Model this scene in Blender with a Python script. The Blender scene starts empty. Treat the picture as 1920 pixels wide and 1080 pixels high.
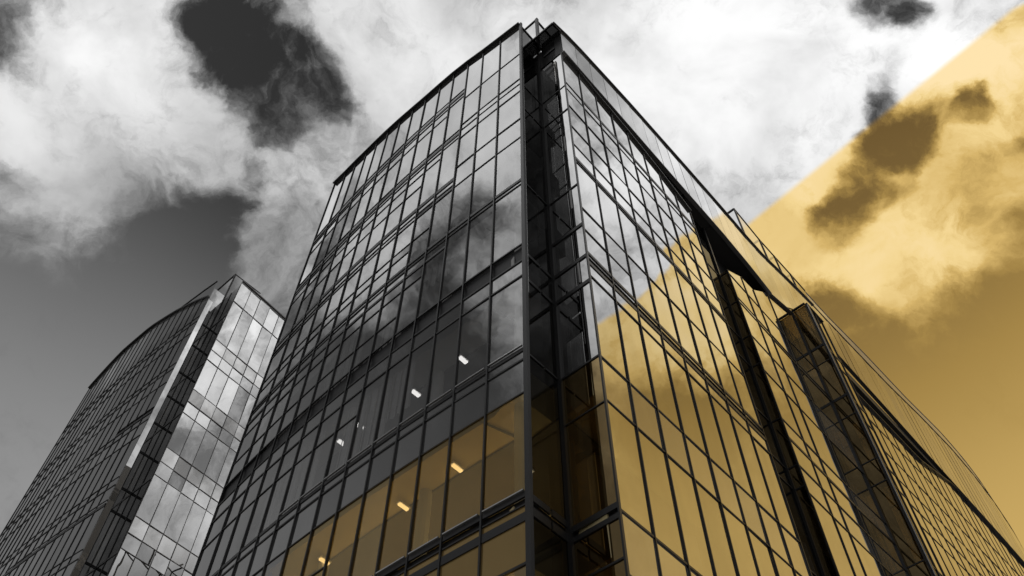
import bpy, bmesh, math, random
from mathutils import Vector, Matrix
random.seed(11)
S = bpy.context.scene
COL = S.collection
EYE = 1.6                                    # eye height of the photographer; heights below are above the eye

# ---------------------------------------------------------------- materials
def nt(name):
    m = bpy.data.materials.new(name); m.use_nodes = True
    n = m.node_tree; n.nodes.clear()
    o = n.nodes.new('ShaderNodeOutputMaterial')
    return m, n, o
def N(n, t, **kw):
    x = n.nodes.new(t)
    for k, v in kw.items():
        if k.startswith('i_'): x.inputs[int(k[2:])].default_value = v
        else: setattr(x, k, v)
    return x
def L(n, a, b): n.links.new(a, b)

def principled(name, col, rough=.5, metal=0., var=.0, scale=3., bump=0.):
    m, n, o = nt(name)
    p = N(n, 'ShaderNodeBsdfPrincipled')
    p.inputs['Roughness'].default_value = rough; p.inputs['Metallic'].default_value = metal
    p.inputs['Base Color'].default_value = (*col, 1)
    if var:
        tc = N(n, 'ShaderNodeTexCoord'); no = N(n, 'ShaderNodeTexNoise')
        no.inputs['Scale'].default_value = scale; no.inputs['Detail'].default_value = 6
        L(n, tc.outputs['Object'], no.inputs['Vector'])
        r = N(n, 'ShaderNodeMapRange'); r.inputs[3].default_value = 1 - var; r.inputs[4].default_value = 1 + var
        L(n, no.outputs['Fac'], r.inputs[0])
        mx = N(n, 'ShaderNodeVectorMath', operation='SCALE'); mx.inputs[0].default_value = col
        L(n, r.outputs[0], mx.inputs['Scale']); L(n, mx.outputs[0], p.inputs['Base Color'])
    L(n, p.outputs[0], o.inputs[0])
    return m

def coated_glass(name, tint, base, power, back=None, rough=.0, wave=.004, gloss=.92, bcol=None, gcol=(1., 1., 1.)):
    """coated pane: mirror share grows towards grazing angles; the rest is seen through (or an opaque backing)"""
    m, n, o = nt(name)
    tc = N(n, 'ShaderNodeTexCoord')
    oi = N(n, 'ShaderNodeObjectInfo')
    # very slight roller wave of tempered glass
    no = N(n, 'ShaderNodeTexNoise'); no.inputs['Scale'].default_value = .55; no.inputs['Detail'].default_value = 1.5
    L(n, tc.outputs['Object'], no.inputs['Vector'])
    bp = N(n, 'ShaderNodeBump'); bp.inputs['Strength'].default_value = 1.; bp.inputs['Distance'].default_value = wave
    L(n, no.outputs['Fac'], bp.inputs['Height'])
    lw = N(n, 'ShaderNodeLayerWeight'); lw.inputs[0].default_value = .5
    pw = N(n, 'ShaderNodeMath', operation='POWER'); pw.inputs[1].default_value = power
    L(n, lw.outputs['Facing'], pw.inputs[0])
    rnd = N(n, 'ShaderNodeMapRange'); rnd.inputs[3].default_value = -.07; rnd.inputs[4].default_value = .07
    L(n, oi.outputs['Random'], rnd.inputs[0])
    mr = N(n, 'ShaderNodeMapRange'); mr.inputs[3].default_value = base; mr.inputs[4].default_value = 1.
    L(n, pw.outputs[0], mr.inputs[0])
    ad = N(n, 'ShaderNodeMath', operation='ADD', use_clamp=True)
    L(n, mr.outputs[0], ad.inputs[0]); L(n, rnd.outputs[0], ad.inputs[1])
    # dirt: rain streaks and dust films, finer along the vertical
    mp = N(n, 'ShaderNodeMapping'); mp.inputs['Scale'].default_value = (1.6, 1.6, .5)
    L(n, tc.outputs['Object'], mp.inputs['Vector'])
    n2 = N(n, 'ShaderNodeTexNoise'); n2.inputs['Scale'].default_value = 1.; n2.inputs['Detail'].default_value = 5
    L(n, mp.outputs[0], n2.inputs['Vector'])
    dr = N(n, 'ShaderNodeMapRange'); dr.inputs[1].default_value = .3; dr.inputs[2].default_value = .75
    dr.inputs[3].default_value = gloss; dr.inputs[4].default_value = gloss * .90
    L(n, n2.outputs['Fac'], dr.inputs[0])
    cc = N(n, 'ShaderNodeCombineColor')
    for k in range(3):
        q = N(n, 'ShaderNodeMath', operation='MULTIPLY'); q.inputs[1].default_value = gcol[k]
        L(n, dr.outputs[0], q.inputs[0]); L(n, q.outputs[0], cc.inputs[k])
    g = N(n, 'ShaderNodeBsdfGlossy'); g.inputs['Roughness'].default_value = rough
    L(n, cc.outputs[0], g.inputs['Color']); L(n, bp.outputs[0], g.inputs['Normal'])
    if back is None:
        b = N(n, 'ShaderNodeBsdfTransparent'); b.inputs['Color'].default_value = (tint * gcol[0], tint * gcol[1], tint * gcol[2], 1)
    else:
        b = N(n, 'ShaderNodeBsdfDiffuse'); b.inputs['Color'].default_value = (*(bcol or (back,)*3), 1)
    mx = N(n, 'ShaderNodeMixShader')
    L(n, ad.outputs[0], mx.inputs[0]); L(n, b.outputs[0], mx.inputs[1]); L(n, g.outputs[0], mx.inputs[2])
    L(n, mx.outputs[0], o.inputs[0])
    return m

def emitter(name, col, st):
    m, n, o = nt(name)
    e = N(n, 'ShaderNodeEmission'); e.inputs[0].default_value = (*col, 1); e.inputs[1].default_value = st
    L(n, e.outputs[0], o.inputs[0]); return m

M = dict(
    frame=principled('black_frame', (.018, .018, .019), .38, 0, .3, 2.),
    frame_light=principled('anodised_frame', (.16, .16, .165), .35, .6),
    bright=principled('polished_trim', (.62, .62, .62), .25, .8),
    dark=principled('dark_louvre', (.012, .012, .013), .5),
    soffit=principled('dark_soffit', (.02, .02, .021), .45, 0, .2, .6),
    roof=principled('roof_felt', (.06, .06, .06), .8, 0, .3, 1.),
    slab_gold=principled('bronze_ceiling', (.60, .50, .27), .6, 0, .12, .8),
    core_gold=principled('walnut_partition', (.12, .095, .05), .6, 0, .3, .5),
    span_gold=coated_glass('bronze_spandrel', .5, .14, 2., back=.2, bcol=(.26, .17, .06), gcol=(1., .76, .40)),
    ceil=principled('dimmed_ceiling_field', (.16, .16, .16), .7, 0, .12, .8),  # daylight falloff put into the ceiling colour
    ceil_gold=principled('dimmed_gold_ceiling_field', (.12, .095, .05), .6, 0, .2, .8),  # same painted falloff for the gold storeys
    slab=principled('ceiling_board', (.5, .5, .5), .8, 0, .12, .8),
    core=principled('office_partition', (.17, .17, .17), .7, 0, .35, .5),
    column=principled('plaster_column', (.6, .6, .59), .7),
    blind=principled('roller_blind', (.42, .42, .42), .8, 0, .2, 9.),
    furn=principled('desk_board', (.10, .10, .10), .5),
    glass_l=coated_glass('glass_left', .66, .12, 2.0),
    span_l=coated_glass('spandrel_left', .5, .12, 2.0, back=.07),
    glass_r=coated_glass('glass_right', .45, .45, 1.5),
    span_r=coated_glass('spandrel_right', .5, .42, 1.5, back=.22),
    fascia=coated_glass('fascia_glass', .5, .30, 1.8, back=.30, rough=.05),
    parapet=coated_glass('pale_parapet_panel', .5, .10, 3., back=.8, rough=.05),
    notch=coated_glass('glass_notch', .10, .30, 1.8),
    notch_s=coated_glass('spandrel_notch', .4, .30, 1.8, back=.03),
    bronze_l=coated_glass('bronze_window', .74, .17, 1.7, gcol=(1., .80, .46)),
    black=coated_glass('black_glass', .22, .05, 3.2, gloss=.35),
    black_t=coated_glass('black_tower_glass', .04, .02, 4.),
    bronze=coated_glass('bronze_glass', .16, .16, 2.0, gcol=(1., .73, .36)),
    bronze_s=coated_glass('bronze_dark_spandrel', .4, .22, 2.0, back=.03, gcol=(1., .70, .30)),
    clear=coated_glass('glass_clear', .80, .05, 4.0),
    canopy=coated_glass('glass_canopy', .16, .05, 5.0, gloss=.3),
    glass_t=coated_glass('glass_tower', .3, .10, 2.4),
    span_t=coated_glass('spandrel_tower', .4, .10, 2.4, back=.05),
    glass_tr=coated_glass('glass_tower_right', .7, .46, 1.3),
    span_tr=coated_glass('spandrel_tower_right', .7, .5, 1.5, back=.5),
    white=principled('white_spandrel', (.82, .82, .82), .4),
    lamp=emitter('office_lamp', (1., .98, .95), 2.),
    fill_glow=emitter('fill_glow_emitter', (1., .78, .38), 8.5),  # added glow for the lower ceilings, not a known lamp
    mirror=coated_glass('mirror_strip', .5, .9, 1.2, back=.4, gloss=.97),
    lamp_warm=emitter('warm_office_lamp', (1., .80, .48), 2.2),
)

# ---------------------------------------------------------------- mesh helpers
class MB:
    def __init__(s): s.v, s.f = [], []
    def quad(s, *p):
        i = len(s.v); s.v += [tuple(q) for q in p]; s.f.append(tuple(range(i, i + len(p))))
    def hexa(s, b, t):                                    # bottom ring, top ring of four points
        i = len(s.v); s.v += [tuple(q) for q in b] + [tuple(q) for q in t]
        s.f += [(i+3, i+2, i+1, i), (i+4, i+5, i+6, i+7)] + [(i+k, i+(k+1) % 4, i+4+(k+1) % 4, i+4+k) for k in range(4)]
    def bar(s, p, q, side, w, up, h):                     # box from p to q, w wide along side, h high along up (centred)
        p, q, side, up = Vector(p), Vector(q), Vector(side) * (w/2), Vector(up) * (h/2)
        s.hexa([p-side-up, p+side-up, q+side-up, q-side-up], [p-side+up, p+side+up, q+side+up, q-side+up])
    def prism(s, poly, z0, z1):
        i = len(s.v); k = len(poly)
        s.v += [(x, y, z0) for x, y in poly] + [(x, y, z1) for x, y in poly]
        s.f += [tuple(range(i+k-1, i-1, -1)), tuple(range(i+k, i+2*k))] + [(i+j, i+(j+1) % k, i+k+(j+1) % k, i+k+j) for j in range(k)]
    def strip(s, poly, z0, z1, closed=False):
        for a, b in zip(poly, poly[1:] + (poly[:1] if closed else [])):
            s.quad((a[0], a[1], z0), (b[0], b[1], z0), (b[0], b[1], z1), (a[0], a[1], z1))
    def build(s, name, mat, parent=None, kind=None, label=None, bevel=0.):
        me = bpy.data.meshes.new(name)
        base = Vector((0, 0, 0))
        p = parent
        while p is not None: base += p.location; p = p.parent
        me.from_pydata([(x - base.x, y - base.y, z + EYE - base.z) for x, y, z in s.v], [], s.f)
        me.materials.append(mat); me.validate(); me.update()
        if any(len(f) > 4 for f in s.f) or len(s.f) >= 6:
            bm = bmesh.new(); bm.from_mesh(me); bmesh.ops.recalc_face_normals(bm, faces=bm.faces); bm.to_mesh(me); bm.free()
        o = bpy.data.objects.new(name, me); COL.objects.link(o)
        if parent is not None: o.parent = parent
        if kind: o['kind'] = kind
        if label: o['label'] = label
        return o
def empty(name, loc, parent=None, label=None, cat=None, group=None):
    o = bpy.data.objects.new(name, None); COL.objects.link(o); o.location = loc; o.empty_display_size = .5
    if parent is not None: o.parent = parent
    if label: o['label'] = label
    if cat: o['category'] = cat
    if group: o['group'] = group
    return o

def dirv(h): return Vector((math.cos(math.radians(h)), math.sin(math.radians(h)), 0))
UP = Vector((0, 0, 1))
def v2(p, z): return Vector((p[0], p[1], z))
def lerp(tab, x):
    if x <= tab[0][0]: return tab[0][1]
    for (a, p), (b, q) in zip(tab, tab[1:]):
        if x <= b: return p + (q - p) * (x - a) / (b - a)
    return tab[-1][1]

PANES = {}                                        # tower -> list of (size in view, name, mesh builder, material)
def add_pane(tower, name, pts, mat):
    b = MB(); b.quad(*pts)
    c = sum((Vector(p) for p in pts), Vector()) / len(pts)
    nrm = (Vector(pts[1]) - Vector(pts[0])).cross(Vector(pts[3]) - Vector(pts[0]))
    size = abs(nrm.dot(c)) / max(c.length, 1) ** 3
    PANES.setdefault(tower.name, []).append((size, name, b, mat))
def flush_panes(tower):
    per = {}
    for e in sorted(PANES[tower.name], key=lambda e: -e[0]): per.setdefault(e[1], []).append(e)
    for name, es in per.items():
        for e in es[:100]: e[2].build(e[1], e[3], tower)
        rest = {}
        for e in es[100:]: rest.setdefault(e[3].name, []).append(e)
        for mn, r in rest.items():                       # the smallest left over, one mass per kind of glass
            b = MB()
            for e in r: b.quad(*e[2].v)
            b.build(name, r[0][3], tower, kind='stuff')

def facade(tower, nodes, tops, levels, glass, spandrel, rows='', side=1, mull=(.085, .16), pane='window_pane',
           base=-1.6, tilt=.0035, heavy=(), skip_mull=(), rail=True, coping=(.12, .07), span_name='spandrel_panel', mull_mat=None):
    """curtain wall along plan nodes. levels: (z, half height, first bay, last bay). rows: sets of level index below which the row is opaque"""
    n = len(nodes) - 1
    mm = mull_mat or M['frame']
    nr = []
    for i in range(n):
        d = (Vector(nodes[i+1]) - Vector(nodes[i])).normalized()
        nr.append(Vector((d[1], -d[0], 0)) * side)
    lev = sorted(levels)
    for i in range(n):
        a, b = nodes[i], nodes[i+1]
        mine = [l for l in lev if l[2] <= i <= l[3]]
        zs = [(base, 0, 'v')] + [(l[0], l[1], l[4]) for l in mine if l[0] < min(tops[i], tops[i+1]) - .12]
        for k in range(len(zs)):
            z0 = zs[k][0] + zs[k][1] * .5
            last = k == len(zs) - 1
            za, zb = (tops[i], tops[i+1]) if last else (zs[k+1][0] - zs[k+1][1] * .5,) * 2
            if min(za, zb) - z0 < .03: continue
            t = [random.uniform(-tilt, tilt) for _ in range(4)]; t[2] = t[1] + t[3] - t[0]
            A = v2(a, z0) + nr[i]*t[0]; B = v2(b, z0) + nr[i]*t[1]; C = v2(b, zb) + nr[i]*t[2]; D = v2(a, za) + nr[i]*t[3]
            kind = zs[k][2]
            if kind == 'v': add_pane(tower, pane, (A, B, C, D), M['bronze'] if glass is M['notch'] and tower.name == 'office_tower' and zb < 15.4 else M['bronze_l'] if glass is M['glass_l'] and zb < 13.9 and i < 8 + (zb < 10.8) * 3 else glass)
            elif kind == 's': add_pane(tower, span_name, (A, B, C, D), M['span_gold'] if spandrel is M['span_l'] and z0 < 11 else spandrel)
            else:
                o = nr[i] * -.06
                add_pane(tower, 'louvre_panel', (A+o, B+o, C+o, D+o), M['dark'])
    for i in range(n + 1):                                # one mullion per grid line
        if i in skip_mull: continue
        q = nr[min(i, n-1)] + nr[max(i-1, 0)]; q.normalize()
        d = Vector((-q[1], q[0], 0))
        b = MB(); b.bar(v2(nodes[i], base) + q*.012, v2(nodes[i], tops[i]) + q*.012, d, mull[0]*.44, q, mull[1]*.42)
        b.build('mullion', mm, tower)
    for z, h, f, l, _ in lev:                             # one transom per level
        b = MB()
        for i in range(max(f, 0), min(l, n-1) + 1):
            if z > min(tops[i], tops[i+1]) - .05: continue
            d = (Vector(nodes[i+1]) - Vector(nodes[i])).normalized(); d = Vector((d[0], d[1], 0))
            b.bar(v2(nodes[i], z) + d*.03 + nr[i]*.005, v2(nodes[i+1], z) - d*.03 + nr[i]*.005, nr[i], .045, UP, 1.05*h if h < .06 else 2*h)
        if b.f: b.build('transom', mm, tower)
    if rail:
        b = MB()
        for i in range(n):
            b.bar(v2(nodes[i], tops[i] + .05) + nr[i]*.05, v2(nodes[i+1], tops[i+1] + .05) + nr[i]*.05, nr[i], coping[0], UP, coping[1])
        b.build('coping', mm, tower)

def V(z, h=.035, f=0, l=99): return (z, h, f, l, 'v')    # row above this level is vision glass
def P(z, h=.035, f=0, l=99): return (z, h, f, l, 's')    # ... an opaque spandrel
def D(z, h=.035, f=0, l=99): return (z, h, f, l, 'd')    # ... a black louvre band

# ================================================================ the near tower
LEFT = [(.25,12.5,38.39),(-.635,13.215,38.48),(-1.442,13.889,38.66),(-2.165,14.509,38.95),(-2.878,15.138,39.15),(-3.575,15.769,39.26),
        (-4.319,16.462,39.38),(-5.013,17.127,39.6),(-5.736,17.839,39.87),(-6.411,18.521,40.1),(-7.07,19.206,40.3),(-7.711,19.89,40.5),
        (-8.399,20.645,40.78),(-9.053,21.383,41.05),(-9.888,22.357,41.6)]
HD = 48.6
DR, DL = dirv(HD), dirv(HD + 90)                          # along the right front; inwards from it
A = Vector((.25, 12.5)); I = A + DR.xy * 1.215; B = Vector((1.955, 12.6))
TW = empty('office_tower', (A.x, A.y, 0), None, 'large near glass office tower with a sharp notched corner and black mullions', 'building')

# right front: plan polyline by running length
RP = [B.copy(), B + DR.xy * 16.]
RP.append(RP[-1] + dirv(47.3).xy * 8); RP.append(RP[-1] + dirv(46.8).xy * 19)
for h in (47.5, 49.5, 52, 55, 59, 64): RP.append(RP[-1] + dirv(h).xy * 3.2)
def onR(s, off=0.):
    """plan point at running length s of the right front, pushed outwards by off"""
    if s < 0: return B + DR.xy * s - DL.xy * off
    for p, q in zip(RP, RP[1:]):
        l = (q - p).length
        if s <= l + 1e-6:
            d = (q - p) / l; return p + d * s + Vector((d.y, -d.x)) * off
        s -= l
    d = (RP[-1] - RP[-2]).normalized(); return RP[-1] + d * s

# --- left front
lvl_left = [V(2.2, .06), P(5.5, .05), V(6.5, .12), P(9.43, .05), P(10.46, .10), D(10.74, .03), V(11.0, .07), P(13.86, .03), P(14.98, .05), V(15.33, .06),
            P(18.37, .05), D(19.08, .05), V(19.9, .05), V(23.37, .025), V(23.65, .07), P(34.76, .03, 0, 2)]
lvl_left += [V(26.73, .03, 0, 2), V(28.27, .04, 0, 2), V(30.78, .03, 0, 2), V(31.5, .02, 0, 2), V(32.02, .04, 0, 2)]
lvl_left += [V(22.2, .03, 4), P(22.9, .06, 3), V(24.6, .03, 5), V(25.15, .025, 4), V(26.7, .05, 3), P(27.0, .05, 3), V(27.45, .12, 3), V(29.3, .03, 5, 12), V(30.35, .03, 4), P(30.95, .04, 3), V(31.35, .11, 3),
             V(31.7, .03, 3), V(34.4, .03, 4), P(35.15, .04, 3), P(35.55, .10, 3), P(35.95, .03, 3)]
lvl_left += [V(17.3, .03, 6), V(20.9, .03, 5), V(12.3, .03, 6)]
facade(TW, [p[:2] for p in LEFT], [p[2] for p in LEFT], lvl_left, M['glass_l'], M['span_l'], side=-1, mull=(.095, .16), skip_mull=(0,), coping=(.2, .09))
# corner fin, bright arris and the roof tip
b = MB(); b.bar(v2(A, -1.6) + Vector((.02, -.03, 0)), v2(A, 38.5) + Vector((.02, -.03, 0)), DR, .10, DL, .12); b.build('corner_fin', M['frame'], TW)
b = MB(); b.bar(v2(A, 17.6) + DR*.085 - DL*.05, v2(A, 33.) + DR*.085 - DL*.05, DR, .025, DL, .03); b.build('arris_strip', M['bright'], TW)
for z in (10.99, 15.36, 6.6):                      # pale sills under the lower windows
    b = MB()
    for i in range(0, 9):
        d = (Vector(LEFT[i+1][:2]) - Vector(LEFT[i][:2])).normalized(); nn = Vector((-d[1], d[0], 0))
        b.bar(v2(LEFT[i], z + .08) + v2(d, 0)*.06 + nn*.055, v2(LEFT[i+1], z + .08) - v2(d, 0)*.06 + nn*.055, nn, .05, UP, .03)
    b.build('window_sill', M['bright'], TW)

# --- corner notch: A - I - B
nz = [V(5.5, .06), D(10.62, .10), V(10.95, .08), V(15.2, .05), V(18.25, .06), V(19.45, .06), V(23.5, .05), V(29.3, .04), V(31.5, .04)]
facade(TW, [A + DR.xy*.1, A + DR.xy*.66, I], [38.3]*3, nz, M['black'], M['notch_s'], side=1, mull=(.05, .08), skip_mull=(0, 1, 2), rail=False)
nb = [V(5.5, .06), V(9.6, .04), D(10.55, .06), V(10.8, .07), V(13.65, .025), V(15.2, .05), V(18.25, .07), V(19.45, .07), V(21.1, .07), V(23.5, .055), V(29.3, .05), V(31.5, .05)]
facade(TW, [I, B - DL.xy*0.02], [34.95]*2, nb, M['notch'], M['notch_s'], side=1, mull=(.1, .16), skip_mull=(0,), rail=False)
b = MB(); b.bar(v2(I, -1.6) - DL*.04 + DR*-.02, v2(I, 42.0) - DL*.04, DR, .13, DL, .13); b.build('corner_post', M['frame'], TW)
b = MB(); b.bar(v2(A, 38.3) + DR*.1, v2(I, 38.3) + DR*3., DL, .08, UP, .10); b.build('roof_rail', M['frame'], TW)
for (p, q) in ((I, I + DL.xy*2.6), (I, I + DR.xy*2.4)):      # glass screens on the roof above the notch
    sc = empty('roof_screen', (p.x - A.x, p.y - A.y, 0), TW)
    b = MB(); b.quad(v2(p, 38.35), v2(q, 38.35), v2(q, 41.9), v2(p, 41.9)); b.build('screen_pane', M['clear'], sc)
    d = v2((q - p).normalized(), 0); b = MB(); b.bar(v2(p, 41.95), v2(q, 41.95), d.cross(UP), .09, UP, .10); b.build('handrail', M['frame'], sc)
b = MB(); b.prism([tuple(I + DL.xy*.25 + DR.xy*.1), tuple(B + DL.xy*.3), tuple(B + DL.xy*3.), tuple(I + DL.xy*3.)], 35.2, 37.1); b.prism([tuple(A + DL.xy*.35 + DR.xy*.12), tuple(I + DL.xy*.25), tuple(I + DL.xy*3.), tuple(A + DL.xy*3.)], 35.0, 37.1); b.build('sky_blocker', M['soffit'], TW)  # added dark blocks that stop sky showing through behind the notch
# tinted canopy over the notch
Sx = onR(-.55, .1)
cn = empty('notch_canopy', (Sx.x - A.x, Sx.y - A.y, 0), TW)
b = MB(); b.prism([tuple(Sx), tuple(onR(.02, .1)), tuple(B + DL.xy*2.4), tuple(Sx + DL.xy*2.4)], 37.30, 37.42); b.build('canopy_glass', M['canopy'], cn)
b = MB(); b.bar(v2(Sx, 37.45), v2(Sx + DL.xy*2.4, 37.45), DR, .08, UP, .12); b.bar(v2(Sx, 37.45), v2(onR(0, .1), 37.6), DL, .08, UP, .12); b.build('canopy_edge', M['frame'], cn)
b = MB(); b.prism([tuple(onR(-.05, -.3)), tuple(onR(-.05, -.9)), tuple(onR(1.2, -.9)), tuple(onR(1.2, -.3))], 36.1, 36.25); b.build('canopy_soffit', M['soffit'], cn)

# --- right front
lvl_right = [V(2.2, .05), P(5.5, .05), V(6.4, .07), P(9.25, .04), V(10.69, .055), P(13.73, .03), V(15.2, .035), P(18.5, .04), D(19.12, .07), P(19.36, .03), V(19.62, .06),
             V(22.1, .03), P(20.85, .03, 0, 1), V(25.1, .03), P(25.35, .09), P(26.4, .035), V(27.88, .03), V(29.7, .025), P(31.3, .03), P(31.94, .03, 0, 0), P(31.94, .10, 1)]
def bays(s0, s1, n): return [onR(s0 + (s1 - s0) * i / n) for i in range(n + 1)]
W1 = bays(0, 8.93, 8)
top1 = [(0, 35.1), (2, 34.72), (4.5, 34.5), (6.9, 34.0), (8.93, 33.3)]
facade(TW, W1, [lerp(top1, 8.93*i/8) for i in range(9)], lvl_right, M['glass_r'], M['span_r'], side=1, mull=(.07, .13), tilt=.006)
E1 = W1[-1]; ED = .42
F0 = onR(8.93, -ED); F1 = onR(11.2, -ED); F2 = onR(11.2)
lvl_f = [V(z, .05) for z in (5.5, 6.4, 9.3, 10.7, 13.7, 15.2, 18.8, 19.7, 21.9, 24.9, 26.6, 28.9, 31.05)]
facade(TW, [E1, F0], [35.]*2, [V(15.2)], M['black'], M['notch_s'], side=1, rail=False, skip_mull=(0,))
facade(TW, [F0, F1], [35.]*2, lvl_f, M['black'], M['notch_s'], side=1, rail=False)
facade(TW, [F1, F2], [31.2, 31.2], lvl_f, M['bronze'], M['bronze_s'], side=1, mull=(.12, .16), rail=False)
b = MB(); b.bar(v2(onR(11.2, -.4), -1.6) + DR*-.06, v2(onR(11.2, -.4), 35) + DR*-.06, DR, .12, DL, .12); b.build('corner_post', M['frame'], TW)
lvl_w2 = [V(2.2, .05), P(5.5, .05), V(6.4, .06), P(9.3, .04), V(10.7, .05), P(13.7, .03), V(15.2, .05), P(18.5, .04), V(19.7, .05), P(20.95, .06), V(21.9, .05), P(24.5, .03), V(26.6, .04), P(28.9, .05), V(29.2, .03), V(31.0, .03)]
W2 = [onR(11.2), onR(12.75), onR(13.85), onR(15.9), onR(18.94)]
top2 = [(11.2, 31.2), (12.75, 32.35), (13.85, 32.5), (15.9, 34.4), (18.94, 35.45)]
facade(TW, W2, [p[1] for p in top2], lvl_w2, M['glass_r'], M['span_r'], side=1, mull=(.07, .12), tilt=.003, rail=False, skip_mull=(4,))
# projecting glass bay
G = onR(18.94); H = onR(18.94, .78); BT = 35.75
bay = empty('glass_bay', (G.x - A.x, G.y - A.y, 0), TW)
lvl_b = [V(z, .05) for z in (5.5, 6.6, 9.6, 13.6, 16.7, 19.9, 23.8, 25.0)] + [V(27.7, .04), V(28.9, .07), V(31.4, .035), V(32.5, .075)]
facade(bay, [G, H], [BT]*2, lvl_b, M['bronze'], M['bronze_s'], side=1, mull=(.11, .14))
b = MB(); b.bar(v2(H, -1.6) + DR*.14, v2(H, BT) + DR*.14, DR, .16, DL, .20); b.build('corner_post', M['frame'], bay)
b = MB(); b.bar(v2(H, -1.6) + DR*.04 - DL*.08, v2(H, BT) + DR*.04 - DL*.08, DR, .035, DL, .03); b.build('arris_strip', M['bright'], bay)
H2 = onR(20.6, .78)
b = MB(); b.bar(v2(G, -1.6) + DR*-.07, v2(G, 35.6) + DR*-.07, DR, .14, DL, .12); b.build('corner_post', M['frame'], bay)
facade(bay, [H, onR(19.8, .78), H2], [BT]*3, lvl_b, M['glass_r'], M['span_r'], side=1)
facade(bay, [H2, onR(20.6)], [BT]*2, lvl_b, M['glass_r'], M['span_r'], side=1, rail=False)
b = MB(); b.prism([tuple(G), tuple(H), tuple(H2), tuple(onR(20.6))], BT - .1, BT - .04); b.build('bay_roof', M['clear'], bay)
for z in (9.6, 13.6, 19.9, 25.0, 28.9):
    b = MB(); b.prism([tuple(onR(19.05, .05)), tuple(onR(19.05, .68)), tuple(onR(20.5, .68)), tuple(onR(20.5, .05))], z - .25, z); b.build('floor_slab', M['core'], bay)
# third stretch, far right, curving away
W3 = bays(20.6, 56., 30)
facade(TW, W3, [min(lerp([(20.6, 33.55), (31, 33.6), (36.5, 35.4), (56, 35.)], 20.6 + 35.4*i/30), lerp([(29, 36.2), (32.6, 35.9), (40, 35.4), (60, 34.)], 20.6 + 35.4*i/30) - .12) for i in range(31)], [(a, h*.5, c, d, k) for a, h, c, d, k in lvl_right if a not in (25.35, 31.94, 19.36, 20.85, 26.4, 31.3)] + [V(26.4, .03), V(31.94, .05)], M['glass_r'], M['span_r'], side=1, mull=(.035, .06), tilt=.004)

# --- fascia band, its edges, and the upper glass parapet
fbot = [(0, 35.15), (8.3, 35.2), (12, 35.3), (15.0, 35.0), (15.9, 34.5), (18.7, 35.4), (18.9, 35.95), (21.4, 36.2), (22.7, 36.6), (25.6, 36.4), (29, 36.2), (32.6, 35.9), (40, 35.4), (60, 34.)]
ftop = [(-.5, 37.5), (.8, 38.15), (3.2, 38.6), (5.3, 38.95), (10.4, 39.45), (14, 39.7), (17.8, 39.7), (20, 40.3), (23, 40.9), (28, 41.2), (33, 41.6), (38, 42.5), (43, 43.0), (48, 42.6), (60, 41)]
outr = [(16.2, 43.05), (17, 42.45), (22, 42.55), (26, 42.5), (31.4, 43.3), (37, 43.7), (43, 44.7), (48, 44.6), (60, 42.)]
fs = [i * 1.05 for i in range(54)]
for i, (a, c) in enumerate(zip(fs, fs[1:])):
    t = random.uniform(-.006, .006)
    p, q = onR(a + .016, .1 + t), onR(c - .016, .1 - t)
    add_pane(TW, 'fascia_panel', (v2(p, lerp(fbot, a)), v2(q, lerp(fbot, c)), v2(q, lerp(ftop, c)), v2(p, lerp(ftop, a))), M['fascia'])
def edge(tab, s0, s1, step, off, w, h, name, mat, dz=0., par=TW):
    b = MB(); k = max(1, int((s1 - s0) / step))
    for i in range(k):
        a, c = s0 + (s1-s0)*i/k, s0 + (s1-s0)*(i+1)/k
        d = (onR(c) - onR(a)).normalized()
        b.bar(v2(onR(a, off), lerp(tab, a) + dz), v2(onR(c, off), lerp(tab, c) + dz), Vector((d.y, -d.x, 0)), w, UP, h)
    b.build(name, mat, par)
edge(ftop, -.55, 23.6, 1., .10, .16, .09, 'coping', M['frame'], .03)
edge(ftop, 23.6, 56, 1., .11, .05, .035, 'coping', M['frame'], .03)
edge(fbot, 0, 16.2, 1., .06, .2, .07, 'drip_edge', M['frame_light'], -.05)
edge(fbot, 16.2, 18.7, 1., .06, .12, .05, 'drip_edge', M['frame_light'], -.03)
edge(fbot, 22.8, 56, 1., .06, .2, .07, 'drip_edge', M['frame'], -.05)
b = MB()                                                    # dark backing behind the fascia joints
for a, c in zip(fs, fs[1:]): 
    b.quad(v2(onR(a, .03), lerp(fbot, a)), v2(onR(c, .03), lerp(fbot, c)), v2(onR(c, .03), lerp(ftop, c)), v2(onR(a, .03), lerp(ftop, a)))
b.quad(v2(onR(0, .09), 35.15), v2(onR(0, .09), 38.0), v2(onR(0, -1.), 38.0), v2(onR(0, -1.), 35.15))
b.build('fascia_backing', M['dark'], TW)
# upper parapet: open glass screens first, pale panels farther on
scr = [16.2, 18.6, 20.2, 22.0, 23.6]
for a, c in zip(scr, scr[1:]):
    ps = empty('terrace_screen', tuple(v2(onR(a, .05) - A, 0)), TW)
    b = MB(); b.quad(v2(onR(a, .05), lerp(ftop, a)), v2(onR(c, .05), lerp(ftop, c)), v2(onR(c, .05), lerp(outr, c)), v2(onR(a, .05), lerp(outr, a))); b.build('screen_pane', M['clear'], ps)
    b = MB(); b.bar(v2(onR(a, .05), lerp(ftop, a) - .2), v2(onR(a, .05), lerp(outr, a)), DR, .09, DL, .09); b.build('post', M['frame'], ps)
    b = MB(); b.bar(v2(onR(a, .05), lerp(outr, a)), v2(onR(c, .05), lerp(outr, c)), DL, .07, UP, .07); b.build('handrail', M['frame'], ps)
    b = MB(); b.bar(v2(onR(a, .05), lerp(outr, a)), v2(onR(a, -1.6), lerp(outr, a)), DR, .1, UP, .1); b.build('cross_beam', M['frame'], ps)
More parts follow.
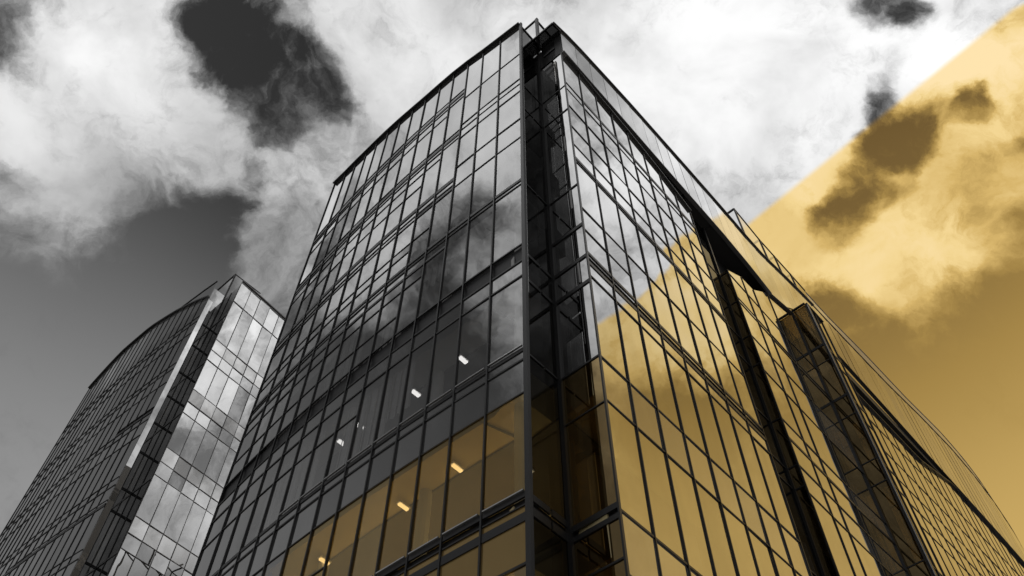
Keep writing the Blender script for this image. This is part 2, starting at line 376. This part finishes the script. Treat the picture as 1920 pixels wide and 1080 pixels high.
b = MB(); b.quad(v2(onR(18.9, -.7), 39.), v2(onR(23.5, -.7), 40.), v2(onR(23.5, -.7), 42.0), v2(onR(18.9, -.7), 41.7)); b.build('terrace_glazing', M['notch'], TW)
us = [23.6 + 1.3*i for i in range(26)]
for a, c in zip(us, us[1:]):
    p, q = onR(a + .01, .02), onR(c - .01, .02)
    add_pane(TW, 'parapet_panel', (v2(p, lerp(ftop, a) + .05), v2(q, lerp(ftop, c) + .05), v2(q, lerp(outr, c)), v2(p, lerp(outr, a))), M['parapet'])
edge(outr, 23.6, 56, 1.3, .02, .06, .03, 'coping', M['frame_light'])

# --- floors, ceilings, roof, partitions (an L of two office wings)
def inset_left(d): 
    out = []
    for i, p in enumerate(LEFT):
        a = Vector(LEFT[max(i-1, 0)][:2]); c = Vector(LEFT[min(i+1, 14)][:2]); t = (c - a).normalized()
        out.append(Vector(p[:2]) + Vector((t.y, -t.x)) * d)
    return out
DEEP = 5.2
def plate(d, deep):
    il = inset_left(d)
    end = il[-1]
    w = [onR(s, -d) for s in (0.2, 3, 6, 8.7)] + [onR(8.7, -ED - d), onR(11.4, -ED - d), onR(11.4, -d), onR(14, -d), onR(16, -d), onR(24, -d), onR(32, -d), onR(40, -d), onR(46, -d), onR(52, -d)]
    inner = [onR(s, -deep) for s in (52, 46, 40, 32, 24, 16, 9.5)]
    li = inset_left(deep)
    corner = A + DR.xy*d + DL.xy*d; notch = I + DL.xy*d + DR.xy*d
    return ([tuple(p) for p in il[::-1][:-1]] + [tuple(A + DL.xy*d*1.3), tuple(A + DR.xy*1.1 + DL.xy*d), tuple(I + DL.xy*d + DR.xy*.1), tuple(B + DL.xy*d)] + [tuple(p) for p in w[1:]] + [tuple(p) for p in inner] + [tuple(p) for p in li[7:]])
for z in (2.2, 6.5, 10.9, 15.2, 19.6, 23.5, 27.4, 31.4):
    b = MB(); b.prism(plate(.28, DEEP), z - 1.15, z - .02); b.build('floor_slab', M['slab_gold' if z < 16 else 'slab'], TW)
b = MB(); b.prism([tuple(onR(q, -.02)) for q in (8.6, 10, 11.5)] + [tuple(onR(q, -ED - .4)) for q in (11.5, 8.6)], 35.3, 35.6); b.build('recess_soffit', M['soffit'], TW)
for z in (6.5, 10.9, 15.2, 19.6, 23.5, 27.4, 31.4):  # darker inner plates paint the daylight fading away from the windows
    b = MB(); b.prism(plate(1.15, DEEP - .15), z - 1.22, z - 1.15); b.build('ceiling_field', M['ceil_gold' if z < 16 else 'ceil'], TW)
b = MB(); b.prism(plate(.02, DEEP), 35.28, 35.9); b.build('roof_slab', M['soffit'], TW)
b = MB(); b.prism(plate(.4, DEEP), 36.0, 36.2); b.build('roof_covering', M['roof'], TW)
pl = plate(4.6, DEEP)
li = inset_left(4.4); wall_line = [tuple(p) for p in li[::-1][:9]] + [tuple(onR(s, -4.4)) for s in (8.5, 12, 16, 24, 32, 40, 46, 52)]
b = MB(); b.strip(wall_line, 14.6, 35.3); b.build('core_wall', M['core'], TW)
b = MB(); b.strip(wall_line, -1.6, 14.6); b.build('core_wall', M['core_gold'], TW)
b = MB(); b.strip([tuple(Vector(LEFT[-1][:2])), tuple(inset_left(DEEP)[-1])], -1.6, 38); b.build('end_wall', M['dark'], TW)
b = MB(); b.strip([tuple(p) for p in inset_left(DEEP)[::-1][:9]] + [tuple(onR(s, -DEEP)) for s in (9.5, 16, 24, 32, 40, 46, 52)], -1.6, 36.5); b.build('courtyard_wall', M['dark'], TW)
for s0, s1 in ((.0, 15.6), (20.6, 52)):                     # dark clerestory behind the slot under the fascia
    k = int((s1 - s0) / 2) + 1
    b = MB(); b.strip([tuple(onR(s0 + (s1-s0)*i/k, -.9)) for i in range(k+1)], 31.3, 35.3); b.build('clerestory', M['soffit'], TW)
for s in (1.6, 5.4, 13.2, 21, 26, 31, 36):
    p = onR(s, -1.5); b = MB(); b.prism([tuple(p + Vector((.2*math.cos(t*.5236), .2*math.sin(t*.5236)))) for t in range(12)], -1.6, 35.2); b.build('column', M['column'], TW)
il = inset_left(1.1)
for i in (0, 4, 8, 12):
    p = il[i] if i else Vector((.15, 13.15)); b = MB(); b.prism([tuple(p + Vector((.16*math.cos(t*.5236), .16*math.sin(t*.5236)))) for t in range(12)], -1.6, 35.2); b.build('column', M['column'], TW)
# office lamps on the ceilings
def lamp(x, y, z, warm, ln=1.1, h=HD, w=.2):
    d = dirv(h); s = dirv(h + 90)
    lo = empty('ceiling_light', (x - A.x, y - A.y, 0), TW)
    b = MB(); b.bar(Vector((x, y, z - .03)) - d*ln/2, Vector((x, y, z - .03)) + d*ln/2, s, w, UP, .05); b.build('diffuser', M['lamp_warm' if warm else 'lamp'], lo)
    b = MB(); b.bar(Vector((x, y, z + .02)) - d*(ln/2 + .03), Vector((x, y, z + .02)) + d*(ln/2 + .03), s, w + .06, UP, .05); b.build('housing', M['white'], lo)
zc, zw = 18.33, 13.93
for x, y in ((-1.44, 15.35), (.15, 13.9), (-2.84, 16.6), (-4.6, 17.9), (-5.2, 18.6)): lamp(x, y, zc, 0, .28, HD, .11)
for x, y in ((.3, 15.0), (-1.35, 14.95), (-2.71, 16.3), (-4.9, 18.4)): lamp(x, y, zw, 1, .30, HD, .08)
for x, y in ((.0, 14.3), (-1.9, 16.)): lamp(x, y, 9.62, 1, .6)
for s, z, w in ((4.2, 18.33, 0), (12.6, 18.33, 1)):
    p = onR(s, -1.6); lamp(p.x, p.y, z, w, .4, HD + 90, .08)
# added fill lights below the sills, unseen, to warm the lower ceilings
for z0, zt, k in ((10.9, 11.75, 9), (6.5, 7.5, 6), (2.2, 3.2, 5)):
    il2 = inset_left(2.2)
    for p in [il2[i].lerp(il2[i+1], .5) for i in range(1, k)] + [onR(q, -1.9) for q in (2., 4.5, 7.)]:
        u = empty('fill_light', (p.x - A.x, p.y - A.y, 0), TW)
        b = MB(); b.prism([tuple(p + Vector((.24*math.cos(t*.5236), .24*math.sin(t*.5236)))) for t in range(12)], zt, zt + .05); b.build('diffuser', M['fill_glow'], u)
        b = MB(); b.prism([tuple(p + Vector((.03*math.cos(t*.5236), .03*math.sin(t*.5236)))) for t in range(12)], z0, zt - .1); b.prism([tuple(p + Vector((.26*math.cos(t*.5236), .26*math.sin(t*.5236)))) for t in range(12)], zt - .1, zt - .01); b.build('fill_light_stand', M['frame'], u)
# blinds half drawn behind some panes of the left front
for i, z1, hgt in ((4, 18.3, 1.9), (5, 18.3, 2.7), (6, 18.3, 2.9), (5, 22.6, 2.5), (7, 22.6, 2.7), (8, 18.3, 2.8), (9, 18.3, 2.8), (3, 22.8, 1.2), (8, 22.6, 2.8), (9, 13.8, 2.6), (10, 18.3, 2.8), (10, 13.8, 2.4), (6, 26.4, 2.6), (8, 26.4, 2.4)):
    q = inset_left(.22); b = MB()
    a, c = q[i], q[i+1]
    for k in range(10):                                    # vertical-louvre blind, each blade turned a little
        p0 = a.lerp(c, k/10 + .01); p1 = a.lerp(c, k/10 + .075); o = Vector((.03*math.sin(k*2.1), .03*math.cos(k*1.7)))
        b.quad(v2(p0 + o, z1 - hgt), v2(p1 - o, z1 - hgt), v2(p1 - o, z1), v2(p0 + o, z1))
    b.build('blind', M['blind'], TW)
for i, z in ((0, 11.0), (1, 11.0), (2, 11.0), (3, 11.0), (1, 15.3), (2, 15.3), (4, 11.0)):      # shelves and desks against the windows
    q = inset_left(.9); p = q[i].lerp(q[i+1], random.uniform(.2, .8))
    b = MB(); w, h = random.uniform(.25, .5), random.uniform(.35, .75)
    b.bar(v2(p, z + h/2) - DR*w/2, v2(p, z + h/2) + DR*w/2, DL, .4, UP, h); b.bar(v2(p, z + h + .02) - DR*(w/2 + .05), v2(p, z + h + .02) + DR*(w/2 + .05), DL, .5, UP, .03)
    b.build('desk', M['furn'], TW)
flush_panes(bay); flush_panes(TW)

# ================================================================ the far tower on the left
A2 = Vector((-18.36, 30.))
T2 = [(-18.36,30.),(-19.3,30.71),(-20.22,31.44),(-21.14,32.17),(-22.06,32.91),(-22.96,33.66),(-23.86,34.43),(-24.74,35.2),(-25.62,35.98),(-26.49,36.77),(-27.36,37.57),(-28.21,38.38),(-29.05,39.2)]
def on2(t):
    t = min(max(t, 0), 12 - 1e-6); i = int(t); return Vector(T2[i]).lerp(Vector(T2[i+1]), t - i)
top2t = [(0, 41.6), (1, 42.2), (3, 43.2), (6, 44.3), (9, 44.6), (12, 43.7)]
TB = empty('glass_tower', (A2.x, A2.y, 0), None, 'smaller glass tower far left with a curved dark front and bright streaked side', 'building')
nb2 = 19
N2 = [on2(12*i/nb2) for i in range(nb2 + 1)]
lv = []
for z in (2, 6.3, 10.6, 14.8, 18.6, 22.8, 26.9, 31.2, 35.1, 39.3):
    lv += [V(z, .05), V(z + .5, .02), P(z - 1.1, .02)]
lv += [D(25.7, .08, 0, 10), V(26.0, .03, 0, 10), D(31.75, .08, 0, 3), V(32.1, .03, 0, 3)]
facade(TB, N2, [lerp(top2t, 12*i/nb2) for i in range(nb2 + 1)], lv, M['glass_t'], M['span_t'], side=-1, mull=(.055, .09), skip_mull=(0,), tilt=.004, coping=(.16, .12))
DR2, DL2 = dirv(HD), dirv(HD + 90)
I2 = A2 + DR2.xy * .85; B2 = I2 - DL2.xy * 1.68
n2 = [V(z, .06) for z in (6.3, 10.6, 14.8, 18.6, 22.8, 25.6, 26.9, 29.2, 31.2, 33.2, 35.1, 37.4, 39.3)]
facade(TB, [A2 + DR2.xy*.05, I2], [42.6]*2, n2, M['glass_tr'], M['span_t'], side=1, mull=(.06, .1), skip_mull=(0,), rail=False)
facade(TB, [I2, I2 - DL2.xy*.8, B2], [42.2]*3, n2[::2], M['black_t'], M['black_t'], side=1, mull=(.07, .1), rail=False)
D2 = dirv(53.5); B2n = [B2 + D2.xy * .78 * i for i in range(10)]
rv = [V(z, .03) for z in (4., 8.2, 12.4, 16.6)]
for z in (20.6, 24.7, 28.8, 32.9, 37.0):
    rv += [V(z, .03), P(z - .9, .03), V(z - 1.7, .02)]
rv += [V(40.6, .04)]
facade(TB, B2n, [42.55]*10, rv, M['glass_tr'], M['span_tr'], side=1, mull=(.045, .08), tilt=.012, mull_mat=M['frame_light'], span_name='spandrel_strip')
b = MB(); b.bar(v2(A2, -1.6) + DR2*.16 - DL2*.02, v2(A2, 41.4) + DR2*.16 - DL2*.02, DR2, .30, DL2, .05); b.build('corner_fin', M['mirror'], TB)
rs = empty('roof_screen', (0, 0, 0), TB)                    # glass parapet at the corner
b = MB()
for i in range(4): b.quad(v2(on2(i*.9), lerp(top2t, i*.9)), v2(on2(i*.9 + .9), lerp(top2t, i*.9 + .9)), v2(on2(i*.9 + .9), 43.3 + .06*i), v2(on2(i*.9), 43.25 + .06*i))
b.build('screen_pane', M['clear'], rs)
b = MB()
for i in range(4): b.bar(v2(on2(i*.9), 43.3 + .06*i), v2(on2(i*.9 + .9), 43.35 + .06*i), DR2, .08, UP, .08)
b.build('handrail', M['frame'], rs)
r3 = empty('roof_screen', (I2.x - A2.x, I2.y - A2.y, 0), TB)
b = MB(); b.quad(v2(I2, 42.2), v2(I2 + DL2.xy*2.2, 42.2), v2(I2 + DL2.xy*2.2, 45.), v2(I2, 45.)); b.quad(v2(I2, 42.2), v2(I2, 45.), v2(I2 + DR2.xy*2., 45.), v2(I2 + DR2.xy*2., 42.2)); b.build('screen_pane', M['clear'], r3)
b = MB(); b.bar(v2(I2, 45.), v2(I2 + DL2.xy*2.2, 45.), DR2, .09, UP, .09); b.bar(v2(I2, 45.), v2(I2 + DR2.xy*2., 45.), DL2, .05, UP, .05); b.bar(v2(I2, 38), v2(I2, 45.), DR2, .09, DL2, .09); b.build('handrail', M['frame'], r3)
def in2(d):
    out = []
    for i in range(13):
        a, c = Vector(T2[max(i-1, 0)]), Vector(T2[min(i+1, 12)]); t = (c - a).normalized(); out.append(Vector(T2[i]) + Vector((t.y, -t.x)) * d)
    return out
def plate2(d, deep):
    o = in2(d); n = in2(deep)
    w = dirv(143.5).xy
    return [tuple(p) for p in o[::-1][:-1]] + [tuple(A2 + DL2.xy*d*1.4), tuple(I2 + DL2.xy*d), tuple(B2 + w*d + D2.xy*.05), tuple(B2n[-1] + w*d - D2.xy*d), tuple(B2n[-1] + w*4.)] + [tuple(p) for p in n[4:]]
for z in (6.3, 10.6, 14.8, 18.6, 22.8, 26.9, 31.2, 35.1, 39.3):
    b = MB(); b.prism(plate2(.25, 6.), z - .9, z - .02); b.build('floor_slab', M['slab'], TB)
b = MB(); b.prism(plate2(.15, 6.), 41.0, 41.4); b.build('roof_slab', M['roof'], TB)
b = MB(); b.strip([tuple(p) for p in in2(5.8)[::-1][:9]] + [tuple(B2n[-1] + dirv(143.5).xy*3.6), tuple(B2n[-1])], -1.6, 41); b.build('core_wall', M['core'], TB)
b = MB(); b.strip([tuple(B2 + dirv(143.5).xy*2.2), tuple(B2n[-1] + dirv(143.5).xy*2.2)], -1.6, 41); b.build('partition', M['column'], TB)
b = MB(); b.strip([T2[-1], tuple(in2(6.)[-1])], -1.6, 43.5); b.build('end_wall', M['core'], TB)
flush_panes(TB)

# ================================================================ ground
def ground(name, pts, z, mat):
    me = bpy.data.meshes.new(name); me.from_pydata([(x, y, z) for x, y in pts], [], [tuple(range(len(pts)))]); me.materials.append(mat)
    o = bpy.data.objects.new(name, me); COL.objects.link(o); o['kind'] = 'structure'; return o
ground('ground', [(-900, -900), (900, -900), (900, 900), (-900, 900)], -.02, principled('asphalt', (.05, .05, .05), .85, 0, .3, .3))
ground('pavement', [(-45, -6), (70, -6), (70, 75), (-45, 75)], -.004, principled('paving', (.24, .235, .23), .8, 0, .25, 1.2))

# ================================================================ sky
SUN_AZ, SUN_EL = 34., 66.
def adir(az, el):
    a, e = math.radians(az), math.radians(el); return (math.sin(a)*math.cos(e), math.cos(a)*math.cos(e), math.sin(e))
W = bpy.data.worlds.new('World'); S.world = W; W.use_nodes = True
n = W.node_tree; n.nodes.clear()
out = N(n, 'ShaderNodeOutputWorld'); bg = N(n, 'ShaderNodeBackground'); bg.inputs[1].default_value = .1
L(n, bg.outputs[0], out.inputs[0])
def math_(op, a, b=None, clamp=False):
    m = N(n, 'ShaderNodeMath', operation=op, use_clamp=clamp)
    for k, x in enumerate((a, b)):
        if x is None: continue
        if isinstance(x, (int, float)): m.inputs[k].default_value = x
        else: L(n, x, m.inputs[k])
    return m.outputs[0]
def smooth(x, lo, hi, a=0., b=1.):
    m = N(n, 'ShaderNodeMapRange', interpolation_type='SMOOTHSTEP'); L(n, x, m.inputs[0])
    for k, val in zip((1, 2, 3, 4), (lo, hi, a, b)): m.inputs[k].default_value = val
    return m.outputs[0]
tc = N(n, 'ShaderNodeTexCoord'); DIR = tc.outputs['Generated']
def noise(vec, scale, detail, rough, dist=0., col=False):
    x = N(n, 'ShaderNodeTexNoise'); L(n, vec, x.inputs['Vector'])
    x.inputs['Scale'].default_value = scale; x.inputs['Detail'].default_value = detail; x.inputs['Roughness'].default_value = rough; x.inputs['Distortion'].default_value = dist
    return x.outputs['Color' if col else 'Fac']
def vmath(op, a, b=None, sc=None):
    x = N(n, 'ShaderNodeVectorMath', operation=op)
    for k, q in enumerate((a, b)):
        if q is None: continue
        if isinstance(q, tuple): x.inputs[k].default_value = q
        else: L(n, q, x.inputs[k])
    if sc is not None: x.inputs['Scale'].default_value = sc
    return x.outputs['Value'] if op == 'DOT_PRODUCT' else x.outputs['Vector']
# turbulence pushes the cloud banks about
w1 = vmath('SCALE', vmath('SUBTRACT', noise(DIR, 5., 7, .58, col=True), (.5, .5, .5)), sc=.11)
w2 = vmath('SCALE', vmath('SUBTRACT', noise(DIR, 17., 6, .6, col=True), (.5, .5, .5)), sc=.045)
WD = vmath('NORMALIZE', vmath('ADD', DIR, vmath('ADD', w1, w2)))
banks = [(-55.2,55.9,4.0,0.8),(-50.7,59.1,5.1,0.9),(-49.6,55.3,5.9,0.8),(-42.5,57.4,4.7,0.8),(-40.2,59.5,2.9,0.6),(-44.3,54.6,4.0,0.5),(-54.6,53.6,3.4,0.5),(-37.3,57.0,1.9,0.6),(-48.1,51.4,3.2,0.4),(-46.6,47.4,3.2,0.7),(-42.4,46.7,2.7,0.5),(-41.8,51.3,2.2,0.3),(-36.6,50.6,1.9,0.35),(-42.0,44.7,1.8,0.25),(-38.6,45.7,1.8,0.2),(-57.0,60.4,4.0,0.5),(-51.5,63.1,2.1,0.3),(-39.5,68.4,2.5,0.35),(-32.4,69.2,2.6,0.6),(-21.2,70.3,4.3,0.9),(-7.2,72.1,5.0,1),(-24.3,67.4,2.0,0.4),(-18.1,66.5,3.1,0.7),(-21.7,63.1,2.7,0.7),(-27.3,60.6,3.0,0.6),(-26.9,57.3,3.7,0.9),(-28.0,54.4,3.0,0.8),(-28.0,51.8,2.0,0.6),(-31.8,58.3,1.7,0.6),(-32.0,54.1,1.3,0.3),(-35.2,65.3,0.7,0.6),(-36.4,62.0,1.0,0.4),(-37.3,60.1,0.8,0.3),(-60.6,56.3,2.1,-0.9),(-45.4,64.1,2.8,-0.8),(-41.0,64.1,2.9,-0.9),(-47.8,64.5,1.8,-0.5),(-35.5,63.8,2.3,-0.6),(-31.9,65.9,1.8,-0.9),(-27.7,65.3,2.0,-0.9),(-33.1,61.8,2.0,-0.7),(-37.1,61.2,1.3,-0.4),(-27.2,63.9,1.3,-0.4),(-51.0,49.8,1.1,-0.5),(-49.5,47.8,1.1,-0.4),(-42.1,52.7,1.9,-0.7),(-44.7,52.9,1.5,-0.4),(-38.2,53.5,2.5,-0.9),(-36.8,55.2,1.6,-0.7),(-38.8,51.7,1.9,-0.6),(-32.8,55.0,1.3,-0.7),(-32.9,58.0,1.0,-0.5),(-33.4,51.4,2.3,-0.8),(-44.9,44.4,1.7,-0.5),(-35.3,48.4,2.5,-0.7),(-20.1,68.0,1.0,-0.3),(30.1,66.7,10.9,1.6),(19.8,71.1,6.6,0.9),(31.0,59.7,6.7,1.2),(40.5,62.7,4.8,0.9),(20.1,61.9,6.9,0.9),(46.7,61.9,2.8,0.7),(55.0,59.8,3.2,0.5),(56.1,57.6,2.6,0.4),(35.4,58.4,2.6,0.5),(29.4,56.3,3.0,0.9),(31.5,52.7,2.6,0.6),(54.7,54.8,2.6,0.5),(56.2,53.4,1.7,0.4),(51.4,56.9,1.8,0.5),(50.4,51.4,3.2,1),(44.9,51.1,3.9,1),(46.1,49.2,4.1,0.9),(39.3,50.0,3.4,0.9),(39.3,47.7,3.4,0.8),(35.5,50.6,2.6,0.5),(45.8,46.2,2.0,0.5),(40.0,45.1,2.4,0.55),(36.3,45.9,2.2,0.5),(35.0,49.3,1.9,0.3),(43.6,54.5,1.1,0.4),(52.2,50.7,1.4,0.4),(51.6,64.0,2.7,-0.9),(53.5,63.3,2.1,-1.3),(55.5,61.7,1.2,-0.8),(47.9,65.9,1.2,-0.6),(50.0,59.9,1.4,-0.9),(47.9,58.7,1.2,-0.7),(45.5,58.6,1.1,-0.7),(46.3,56.1,2.4,-1.2),(51.4,55.1,2.1,-1.1),(53.4,54.4,1.1,-0.7),(46.8,54.6,1.8,-1),(43.6,56.1,1.6,-0.8),(39.3,56.7,1.6,-0.7),(39.5,54.2,1.9,-1),(42.8,52.8,1.1,-0.8),(36.5,53.0,1.9,-1.1),(34.2,53.8,1.3,-0.7),(53.5,51.6,1.4,-1),(55.0,51.9,1.1,-0.6),(59.5,57.1,1.4,-0.5),(33.2,48.4,1.9,-0.6),(32.4,49.4,1.3,-0.5),(49.2,47.5,1.1,-0.4),(42.8,42.1,2.3,-0.6),
(-37.9,33,16,-1.6),(-44,42,7,-.2),(37,36,14,-1.6),(43,41.5,5,-.6),(-34,47,4,-.5),
(-60.3,56,5.5,-1.2),
# the part of the sky the glass mirrors: behind and beside the viewer
(70,58,14,.95),(66,56,2.6,-.5),(72,47,3.4,-.8),(67,43,3.6,-.8),(63,47,3,-.5),(71,63,3,-.15),(70,50,3,.5),(65,51,3,.4),(64,40,4,.4),(73,57,2.5,-.5),(74,40,3,.3),(69,41,7,-.45),(67,61,2.2,-.2),
(100,50,5,1.),(97.5,46,2.5,-.9),(101,44,3,.9),(98.5,40.5,3,-.8),(100,36,4,.9),(103,48,3,-.6),
(-102,66,5,1.2),(-93,67,6,1.2),(-86,65,6,1.),(-78,63,6,1.1),(-68,60,8,1.2),(-74,56,5,.8),(-100,56,5,.6),(-89,60.5,3.4,-.75),(-97,59.5,3.2,-.6),(-102,72,3,-1.),(-84,59,4,-.4),
(-85,46,12,-.6),(-80,38,12,-.7),(-100,42,12,-.5),(-65,42,8,-.3),(-116,52,11,1.2),(-113,66,6,.6)]
f = None
for az, el, r, wgt in banks:
    d = vmath('DOT_PRODUCT', WD, adir(az, el))
    c = smooth(d, math.cos(math.radians(r * 1.3)), 1., 0., wgt)
    f = c if f is None else math_('ADD', f, c)
f = smooth(f, -1.6, 1.6, -.46, .58)
n1 = noise(WD, 4.2, 9, .62); n3 = noise(WD, 12., 9, .68)
f = math_('ADD', f, math_('MULTIPLY', math_('SUBTRACT', n1, .5), 1.6))
fm = math_('ADD', f, math_('MULTIPLY', math_('SUBTRACT', noise(WD, 10., 4, .5), .5), .7))
f = math_('ADD', f, math_('MULTIPLY', math_('SUBTRACT', n3, .5), 1.8))
f = math_('ADD', f, math_('MULTIPLY', math_('SUBTRACT', noise(WD, 38., 7, .66, .5), .5), .8))
f = math_('SUBTRACT', f, .13)
dens = smooth(f, -.56, .54)
# light inside the clouds
shade = noise(DIR, 7., 5, .52, .3)
lit = smooth(fm, -.3, .8, 2.1, 6.4)
lit = math_('MULTIPLY', lit, smooth(shade, .32, .68, .70, 1.2))
sd = vmath('DOT_PRODUCT', DIR, adir(28., 65.))
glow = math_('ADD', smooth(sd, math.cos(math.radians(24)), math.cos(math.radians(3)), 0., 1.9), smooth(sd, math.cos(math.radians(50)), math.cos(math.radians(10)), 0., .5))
for az, el, r0, g in ((-86., 66., 24., 3.4), (100., 44., 13., 6.), (112., 47., 12., 5.), (-114., 54., 12., 2.), (70., 58., 15., 2.4)):   # glow spots added out of view to brighten what the glass mirrors
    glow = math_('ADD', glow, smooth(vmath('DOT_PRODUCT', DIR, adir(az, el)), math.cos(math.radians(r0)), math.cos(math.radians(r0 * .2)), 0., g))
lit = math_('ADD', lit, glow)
sky = N(n, 'ShaderNodeTexSky', sky_type='NISHITA'); sky.sun_disc = False
sky.sun_elevation = math.radians(SUN_EL); sky.sun_rotation = math.radians(SUN_AZ)
bw = N(n, 'ShaderNodeRGBToBW'); L(n, sky.outputs[0], bw.inputs[0])
sep = N(n, 'ShaderNodeSeparateXYZ'); L(n, DIR, sep.inputs[0])
lowb = smooth(sep.outputs[2], .88, .56, .17, 1.2)
clear = math_('MULTIPLY', bw.outputs[0], lowb)
clear = math_('MULTIPLY', clear, smooth(sd, math.cos(math.radians(38)), math.cos(math.radians(8)), 1., .30))
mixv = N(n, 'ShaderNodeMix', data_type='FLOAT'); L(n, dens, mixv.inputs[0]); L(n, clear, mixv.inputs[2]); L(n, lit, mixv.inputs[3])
val = mixv.outputs[0]
grey = N(n, 'ShaderNodeCombineColor')
for k in range(3): L(n, val, grey.inputs[k])
# golden half of the sky, low on the right
gp = vmath('DOT_PRODUCT', DIR, (.626, .565, -.537))
flat = vmath('NORMALIZE', vmath('MULTIPLY', DIR, (1., 1., 0.)))
esep = N(n, 'ShaderNodeSeparateXYZ'); L(n, flat, esep.inputs[0])
gold = smooth(math_('SUBTRACT', gp, smooth(esep.outputs[0], .882, .942, 0., .042)), -.004, .004)
gold = math_('MULTIPLY', gold, smooth(vmath('DOT_PRODUCT', flat, adir(35., 0.)), .62, .75))
gr = N(n, 'ShaderNodeValToRGB'); L(n, math_('DIVIDE', val, 10.), gr.inputs[0])
e = gr.color_ramp.elements
e[0].position = 0.; e[0].color = (.03, .016, .002, 1)
e[1].position = 1.; e[1].color = (1., .78, .43, 1)
for pos, c in ((.06, (.17, .105, .034, 1)), (.20, (.37, .235, .065, 1)), (.5, (.68, .46, .15, 1)), (.75, (.90, .67, .29, 1))):
    x = e.new(pos); x.color = c
gs = vmath('SCALE', gr.outputs[0], sc=10.)
mc = N(n, 'ShaderNodeMix', data_type='RGBA'); L(n, gold, mc.inputs[0]); L(n, grey.outputs[0], mc.inputs[6]); L(n, gs, mc.inputs[7])
L(n, mc.outputs[2], bg.inputs[0])

# ================================================================ sun and camera
sl = bpy.data.lights.new('sun', 'SUN'); sl.energy = 2.; sl.angle = math.radians(4.); sl.color = (1., .97, .92)
so = bpy.data.objects.new('sun', sl); COL.objects.link(so)
so.rotation_euler = Vector(adir(SUN_AZ, SUN_EL)).to_track_quat('Z', 'Y').to_euler(); so.location = (0, 0, 80)
cam = bpy.data.cameras.new('camera'); co = bpy.data.objects.new('camera', cam); COL.objects.link(co)
cam.sensor_width = 36.; cam.lens = 30.; cam.shift_x = -5/1920; cam.clip_start = .1; cam.clip_end = 3000.
co.location = (0, 0, EYE); co.rotation_euler = (math.radians(90 + 54.84), 0, 0)
S.camera = co
S.view_settings.view_transform = 'Standard'; S.view_settings.look = 'None'; S.view_settings.exposure = 0; S.view_settings.gamma = 1
S.cycles.max_bounces = 10; S.cycles.transparent_max_bounces = 16; S.cycles.glossy_bounces = 6
S.cycles.sample_clamp_indirect = 6.
